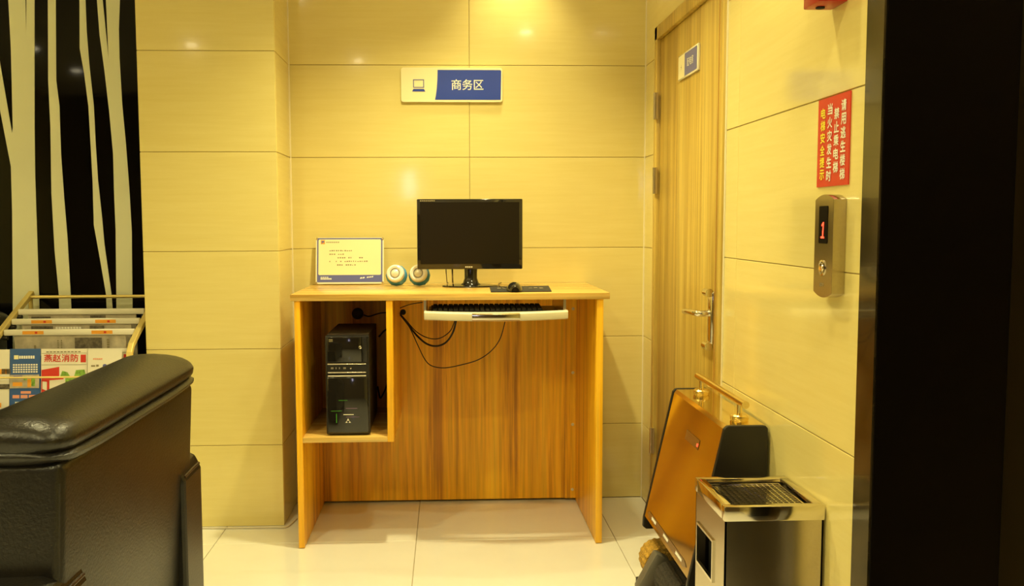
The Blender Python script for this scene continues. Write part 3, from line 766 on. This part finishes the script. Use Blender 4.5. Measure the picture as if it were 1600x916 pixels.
# sheet metal cover between the plates
sheet = [(.778, PT-.002), (.670, PT-.002), (.661, PT-.012), (.566, .270)]
inner = [(x+.004, z-.004) for x, z in sheet]
cov = B()
q = sheet+inner[::-1]
B().poly([(x, py0+.0145, z) for x, z in sheet[:2]]+[(x, py0+.0145, z) for x, z in inner[:2][::-1]], (0, py1-py0-.029, 0)).build('top_plate', 'gold_mirror', sp)
fpn = B().poly([(x, py0+.0145, z) for x, z in sheet[1:]]+[(x, py0+.0145, z) for x, z in inner[1:][::-1]], (0, py1-py0-.029, 0)).build('front_panel', 'gold_mirror', sp)
B().box((.66, py0+.016, .05), (.778, py1-.016, PT-.02)).build('housing', 'black', sp)
B().box((.545, py0+.016, .022), (.778, py1-.016, .048)).build('base_tray', 'brown', sp)
d = Vector((.566-.661, 0, .270-(PT-.012))).normalized()     # down the slanted face
o = Vector((.661, py1-.0145, PT-.012))
flat('indicator_plate', 'satin', fpn, o+d*.075+VX*.235, VX, -d, [rect(0, -.030, .145, 0)], .001)
flat('indicator_light', 'led_red', fpn, o+d*.093+VX*.362, VX, -d, [rrect(0, -.005, .010, .005, .004)], .002)
L_ = math.hypot(.661-.566, PT-.012-.270)
flat('label_strip', 'satin', fpn, o+d*(L_-.012)+VX*.03, VX, -d, [[(.02, 0), (.46, 0), (.49, .010), (.46, .020), (.02, .020), (0, .010)]], .001)
flat('label_marks', 'white', fpn, o+d*(L_-.012)+VX*.03, VX, -d, [rect(.06, .006, .12, .015), rect(.22, .006, .28, .015), rect(.37, .006, .44, .015)], .0016)
# handle on the top
hx_ = .727; 
hr = B().cyl((hx_, -1.600, .760), (hx_, -1.120, .760), .011, n=18).build('hand_rail', 'gold', sp, smooth=True)
for y in (-1.548, -1.165):
    B().cyl((hx_, y, PT), (hx_, y, .755), .0075, n=14).build('post', 'gold', hr, smooth=True)
    B().lathe((hx_, y, PT-.002), (0, 0, 1), [(.024, 0), (.026, .004), (.026, .014), (.022, .018), (0, .018)], 24).build('flange', 'gold', hr, smooth=True)
# brushes on a shaft under the panel
ax = B().cyl((.605, py0+.016, .135), (.605, py1-.016, .135), .010, n=14).build('brush_shaft', 'grey', sp, smooth=True)
def brush(y0, y1, r, m):
    b = B(); n = 40; rings = []
    for j, (yy, rr_) in enumerate(((y0, r*.45), (y0, r*.97), (y0+(y1-y0)*.25, r), (y0+(y1-y0)*.5, r*.98), (y0+(y1-y0)*.75, r), (y1, r*.97), (y1, r*.45))):
        rings.append([(.605+rr_*(1+.05*(k % 2))*math.cos(2*PI*k/n), yy, .135+rr_*(1+.05*(k % 2))*math.sin(2*PI*k/n)) for k in range(n)])
    b.loft(rings).build('brush', m, sp)
brush(-1.18, -1.085, .062, 'brush_y')
brush(-1.46, -1.27, .055, 'brush_k')
B().box((-.022, -.03, -.075), (.022, .03, .045), .010, 2).build('x', 'grey', sp) if False else None
R_ = Matrix.Rotation(math.radians(28), 3, 'Y')
B().box((.530, -1.245, .06), (.585, -1.195, .20), .010, 2, rot=R_).build('polish_dispenser', 'grey', sp, smooth=True)
B().poly([(.500, -1.16, .002), (.560, -1.10, .002), (.60, -1.10, .002), (.60, -1.60, .002), (.500, -1.60, .002)], (0, 0, .018)).build('floor_tray', 'brown', sp, bev=.004)

# ------------------------------------------------------------------ newspaper rack
rk = thing('newspaper_rack', (-1.655, -.3, 0), 'gold newspaper rack with sloping rails beside the tiled pillar', 'rack')
RL, RR = -1.935, -1.378
for x in (RL, RR):
    path = [(x, -.020, .968), (x, -.10, .931), (x, -.22, .874), (x, -.33, .820), (x, -.395, .783), (x, -.418, .755), (x, -.424, .715), (x, -.430, .50), (x, -.440, .02)]
    rings = []
    for i, p in enumerate(path):
        p = Vector(p); a = Vector(path[max(i-1, 0)]); b = Vector(path[min(i+1, len(path)-1)]); dd = (b-a).normalized(); nn_ = XA.cross(dd)
        rings.append([p+XA*sx_*.0115+nn_*sn*.011 for sx_, sn in ((-1, -1), (1, -1), (1, 1), (-1, 1))])
    B().loft(rings).build('side_rail', 'brass', rk, bev=.003)
    B().cyl((x, -.035, .0), (x, -.035, .955), .009, n=12).build('rear_leg', 'brass', rk, smooth=True)
    B().box((x-.010, -.46, 0), (x+.010, -.02, .02), .004).build('foot_bar', 'brass', rk, smooth=True)
    for y, z in ((-.18, .877), (-.24, .842), (-.31, .805)):
        B().cyl((x+(.009 if x == RL else -.009), y, z), (x+(.028 if x == RL else -.028), y, z), .0095, n=10).build('rod_rest', 'black', rk, smooth=True)
B().cyl((RL, -.048, .952), (RR, -.048, .952), .0075, n=14).build('top_rod', 'brass', rk, smooth=True)
B().cyl((RL, -.452, .664), (RR, -.452, .664), .004, n=10).build('retaining_rod', 'brass', rk, smooth=True)
for x in (RL, RR): B().cyl((x, -.428, .664), (x, -.452, .664), .004, n=8).build('rod_bracket', 'brass', rk)
tr = B()
tr.box((RL+.009, -.440, .522), (RR-.009, -.330, .527))
nh = 26
for k in range(nh+1):
    x = RL+.009+(RR-RL-.018)*k/nh; tr.box((x-.0045, -.4405, .445), (x+.0045, -.4375, .522))
for z in (.445, .470, .495, .515): tr.box((RL+.009, -.4405, z), (RR-.009, -.4375, z+.010))
tr.build('mesh_tray', 'black', rk)
B().box((RL+.009, -.345, .12), (RR-.009, -.340, .735)).build('backboard', 'black', rk)
B().box((RL+.009, -.43, .12), (RR-.009, -.05, .13)).build('lower_shelf', 'black', rk)

# newspapers clamped in rods
def news(y, z, stickers, drop, label, ph):
    t = thing('newspaper', (-1.655, y, z-drop), label, 'newspaper', 'newspapers on the rack')
    x0, x1 = RL+.016, RR-.016
    rd = B().box((x0, y-.010, z-.006), (x1, y+.010, z+.018), .003).build('clamp_rod', 'paper', t, smooth=True)
    for u in stickers:
        a = x0+(x1-x0)*u
        flat('sticker', 'orange', rd, (a, y-.010, z-.001), XA, ZA, [rect(0, 0, .085, .014)], .0008)
        flat('sticker_mark', 'red', rd, (a+.050, y-.010, z+.002), XA, ZA, [rect(0, 0, .010, .008)], .0012)
    # hanging sheets with a slight wave
    b = B(); n = 24; top_, bot = [], []
    for side in (0, 1):
        pass
    rings = []
    for j in range(5):
        zz_ = z-.004-drop*j/4
        ring = []
        for k in range(n+1):
            x = x0+.04+(x1-x0-.075)*k/n
            ring.append((x, y-.004-.004*j/4*math.sin(k*.9+ph), zz_))
        for k in range(n, -1, -1):
            x = x0+.04+(x1-x0-.075)*k/n
            ring.append((x, y+.004-.004*j/4*math.sin(k*.9+ph), zz_))
        rings.append(ring)
    b.loft(rings).build('sheets', 'news', t)
    return t, x0, x1
n1_, x0, x1 = news(-.18, .893, [], .33, 'newspaper on the rod without orange stickers, near the top of the rack', .3)
flat('photo_print', 'news_photo', n1_, (x0+.055, -.189, .848), XA, ZA, [rect(0, 0, .08, .032), rect(.245, 0, .065, .035) and rect(.245, -.005, .31, .035)], .001)
n2_, _, _ = news(-.24, .858, [.155, .655], .33, 'newspaper on the stickered rod between the two other newspapers', 1.3)
flat('photo_print', 'news_photo', n2_, (x0+.08, -.249, .826), XA, ZA, [rect(0, 0, .09, .02), rect(.24, 0, .30, .02)], .001)
flat('headline_print', 'white', n2_, (x0+.08, -.249, .826), XA, ZA, [rect(.10+.012*k, .004, .109+.012*k, .016) for k in range(9)], .001)
n3_, _, _ = news(-.31, .821, [.145, .675], .30, 'newspaper on the stickered rod just behind the magazines', 2.2)
flat('photo_print', 'news_photo', n3_, (x0+.05, -.319, .745), XA, ZA, [rect(.235, 0, .345, .060)], .001)
flat('headline_print', 'ink', n3_, (x0+.05, -.319, .745), XA, ZA, [rect(.365, .006+.010*k, .375, .014+.010*k) for k in range(5)]+[rect(.165, .0+.009*k, .170, .006+.009*k) for k in range(6)]+[rect(.179, .0+.009*k, .184, .006+.009*k) for k in range(6)]+[rect(.07, .0, .078, .03)], .001)

# magazines and leaflets standing in the tray
def leaf_let(name, x0, x1, z0, z1, y_top, label, mat, th=.004, cat='leaflet', lean=.028):
    t = thing(name, ((x0+x1)/2, y_top-lean, z0), label, cat, 'reading matter in the rack tray')
    vy_ = Vector((0, lean, z1-z0)).normalized(); o_ = Vector((x0, y_top-lean, z0)); n_ = XA.cross(vy_); H_ = (z1-z0)/vy_.z
    c = [o_-n_*th, o_+XA*(x1-x0)-n_*th, o_+XA*(x1-x0)+vy_*H_-n_*th, o_+vy_*H_-n_*th]
    B().poly(c, n_*th).build('sheet', mat, t)
    return t, o_, vy_, x1-x0, H_
ZB = .528
m0, o, v, W0, H0 = leaf_let('leaflet', -1.918, -1.858, ZB, .770, -.402, 'white leaflet with small colour pictures at the end of the tray', 'paper')
flat('picture', 'orange', m0, o, XA, v, [rect(.002, .145, .05, .165), rect(.002, .012, .03, .03)], .0008)
flat('picture_dark', 'news_photo', m0, o, XA, v, [rect(.03, .145, .065, .166), rect(.0, .085, .065, .105)], .0008)
flat('red_print', 'red', m0, o, XA, v, [rect(.0, .190, .02, .196)], .0008)
m1, o, v, W1, H1 = leaf_let('leaflet', -1.856, -1.737, ZB, .772, -.402, 'navy leaflet with white lines and a photo strip beside the magazine', 'blue_leaf')
flat('photo_strip', 'news', m1, o, XA, v, [rect(0, .088, W1-.003, .142)], .0008)
flat('photo_strip_colour', 'orange', m1, o, XA, v, [rect(.012, .096, .05, .112), rect(.07, .092, .085, .125)], .0012)
flat('photo_strip_colour', 'green', m1, o, XA, v, [rect(.085, .096, .10, .128), rect(.055, .120, .068, .136)], .0012)
flat('photo_strip_colour', 'blue_l', m1, o, XA, v, [rect(.015, .128, .05, .138)], .0012)
wl_ = [rect(.012+.010*j, .150+.0095*r, .0195+.010*j, .156+.0095*r) for r in range(4) for j in range(10)]
wl_ += [rect(.036+.009*j, .206, .043+.009*j, .218) for j in range(7)] + [rect(.022+.0085*j, .027, .029+.0085*j, .034) for j in range(9)] + [rect(.016+.0085*j, .012, .023+.0085*j, .019) for j in range(6)]
flat('white_print', 'white', m1, o, XA, v, wl_, .0008)
flat('logo_print', 'cream_print', m1, o, XA, v, [rect(.016, .204, .034, .220)], .0008)
flat('red_print', 'pink', m1, o, XA, v, [rect(.044, .066, .084, .076)]+[rect(.012+.032*j, .048, .039+.032*j, .061) for j in range(3)]+[rect(.067, .012, .090, .019)], .0008)
m2, o, v, W2, H2 = leaf_let('magazine', -1.735, -1.553, ZB, .770, -.398, 'magazine with red Chinese title, red fire engine and green trees', 'paper', .008, 'magazine')
text('燕赵消防', 'title', 'red', m2, o+XA*.012+v*(H2-.052), XA, v, .135, .030, .001, bold=.02)
flat('red_seal', 'red', m2, o, XA, v, [rect(.156, H2-.055, .177, H2-.024)], .0008)
flat('rule', 'ink', m2, o, XA, v, [rect(.002, H2-.0185, W2-.002, H2-.017), rect(.002, H2-.0645, W2-.002, H2-.063)], .0008)
flat('small_print', 'ink', m2, o, XA, v, [rect(.02+.014*j, H2-.014, .03+.014*j, H2-.010) for j in range(10)], .0008)
flat('fire_engine', 'red', m2, o, XA, v, [[(.002, H2-.084), (.072, H2-.072), (.072, H2-.112), (.002, H2-.118)], [(.002, H2-.118), (.088, H2-.112), (.100, H2-.190), (.018, H2-.212), (.002, H2-.195)]], .0008)
flat('engine_window', 'paper', m2, o, XA, v, [[(.034, H2-.126), (.092, H2-.122), (.096, H2-.165), (.034, H2-.172)], [(.006, H2-.130), (.024, H2-.132), (.024, H2-.168), (.006, H2-.160)]], .0012)
flat('trees', 'green', m2, o, XA, v, [[(.076, H2-.110), (.084, H2-.088), (.104, H2-.094), (.116, H2-.112)], [(.130, H2-.114), (.138, H2-.086), (.172, H2-.084), (.178, H2-.110)], [(.096, H2-.118), (.180, H2-.114), (.180, H2-.170), (.130, H2-.185), (.098, H2-.185)]], .0008)
flat('orange_label', 'orange', m2, o, XA, v, [rect(.124, H2-.158, .168, H2-.138)], .0012)
m3, o, v, W3, H3 = leaf_let('leaflet', -1.549, -1.414, ZB, .766, -.404, 'plain white leaflet with three tiny emblems beside the magazine', 'paper')
flat('emblem', 'ink', m3, o, XA, v, [rect(.014, H3-.068, .030, H3-.062), rect(.034, H3-.068, .044, H3-.060)], .0008)
flat('emblem', 'blue_l', m3, o, XA, v, [rrect(.060, H3-.074, .076, H3-.058, .006)], .0008)
flat('emblem', 'yellow', m3, o, XA, v, [rrect(.088, H3-.074, .112, H3-.060, .005)], .0008)
flat('red_print', 'pink', m3, o, XA, v, [rect(.022+.0075*j, H3-.040, .028+.0075*j, H3-.034) for j in range(5)]+[rect(.012, H3-.107, .058, H3-.103)], .0008)
m4, o, v, W4, H4 = leaf_let('magazine', -1.565, -1.392, ZB, .768, -.380, 'magazine with a red seal mostly hidden behind the plain white leaflet', 'paper', .006, 'magazine')
flat('red_seal', 'red', m4, o, XA, v, [rect(.150, H4-.055, .166, H4-.024)], .0008)
flat('rule', 'ink', m4, o, XA, v, [rect(.002, H4-.0185, W4-.002, H4-.017), rect(.002, H4-.0645, W4-.002, H4-.063)], .0008)

# ------------------------------------------------------------------ leather armchairs
def armchair(loc, label):
    X0, Y0 = loc[0], loc[1]
    t = thing('armchair', (X0, Y0, 0), label, 'armchair')
    HB = .440
    # top roll in two padded layers: superellipse sections along y, tapering to rounded ends
    def padded(zc, hz, hx, xc, lift, half):
        rings = []; n = 28
        for yy in (-1, -.99, -.97, -.93, -.87, -.78, -.65, -.5, -.25, 0, .25, .5, .65, .78, .87, .93, .97, .99, 1):
            e = abs(yy); tp = max(0, (e-.45)/.55)
            k = math.sqrt(max(0, 1-max(0, (e-.84)/.16)**2.2))*.90+.10
            ring = []
            for j in range(n):
                a = 2*PI*j/n; c, s_ = math.cos(a), math.sin(a)
                px_ = math.copysign(abs(c)**.75, c)*hx; pz_ = math.copysign(abs(s_)**.85, s_)*hz
                ring.append((X0+xc+px_*(.45+.55*k), Y0+yy*half, zc+lift*tp*tp+pz_*k-(.008*k*c if c > 0 and s_ > 0 else 0)))
            rings.append(ring)
        return B().loft(rings)
    roll = padded(.862, .044, .110, .318, .002, HB+.020).build('top_roll', 'leather', t, smooth=True)
    padded(.825, .025, .113, .316, .010, HB+.016).build('welt', 'leather', roll, smooth=True)
    # backrest
    bk = B().box((X0+.20, Y0-HB, .20), (X0+.414, Y0+HB, .822), .022, 4)
    for v in bk.bm.verts: v.co.x -= .05*(.80-v.co.z)
    bk.build('backrest', 'leather', t, smooth=True)
    for s_ in (-1, 1):
        B().tube([(X0+.405, Y0+s_*(HB-.008), .78), (X0+.396, Y0+s_*(HB-.008), .6), (X0+.381, Y0+s_*(HB-.008), .30)], .003, 6).build('corner_seam', 'leather', t, smooth=True)
        # arms: side slab with a sloped padded rear end
        ya, yb = (Y0+s_*.335, Y0+s_*.505)
        y_lo, y_hi = min(ya, yb), max(ya, yb)
        am = B().poly([(X0+.412, y_lo, .07), (X0+.413, y_lo, .555), (X0+.397, y_lo, .592), (X0+.37, y_lo, .602), (X0-.33, y_lo, .585), (X0-.39, y_lo, .555), (X0-.40, y_lo, .50), (X0-.40, y_lo, .07)], (0, y_hi-y_lo, 0)).build('arm', 'leather', t, bev=.014)
        B().tube([(X0+.408, y_lo+.014, .566), (X0+.408, (y_lo+y_hi)/2, .568), (X0+.408, y_hi-.014, .568)], .0045, 8).build('piping', 'leather_red', am, smooth=True)
        for xx in (X0+.36, X0-.34):
            B().cyl((xx, (ya+yb)/2, 0), (xx, (ya+yb)/2, .072), .022, .028, n=14).build('foot', 'black', t, smooth=True)
    B().box((X0-.37, Y0-.335, .10), (X0+.20, Y0+.335, .30), .02, 3).build('seat_base', 'leather', t, smooth=True)
    B().box((X0-.40, Y0-.333, .30), (X0+.20, Y0+.333, .45), .045, 4).build('seat_cushion', 'leather', t, smooth=True)
    B().box((X0+.05, Y0-.33, .45), (X0+.215, Y0+.33, .79), .05, 4).build('back_cushion', 'leather', t, smooth=True)
    return t
ch1 = armchair((-1.246, -1.908), 'black leather armchair with its back to the tiled wall and lift')
def copy_tree(o, parent=None):
    c = o.copy(); COL.objects.link(c); c.parent = parent
    for k in list(o.children): copy_tree(k, c)
    return c
ch2 = copy_tree(ch1)
ch2.location = (-2.463, -.475, 0); ch2.rotation_euler = (0, 0, PI/2)
ch2['label'] = 'black leather armchair backed against the black glass panel beside the newspaper rack'
for c in (ch1, ch2): c['group'] = 'leather armchairs'
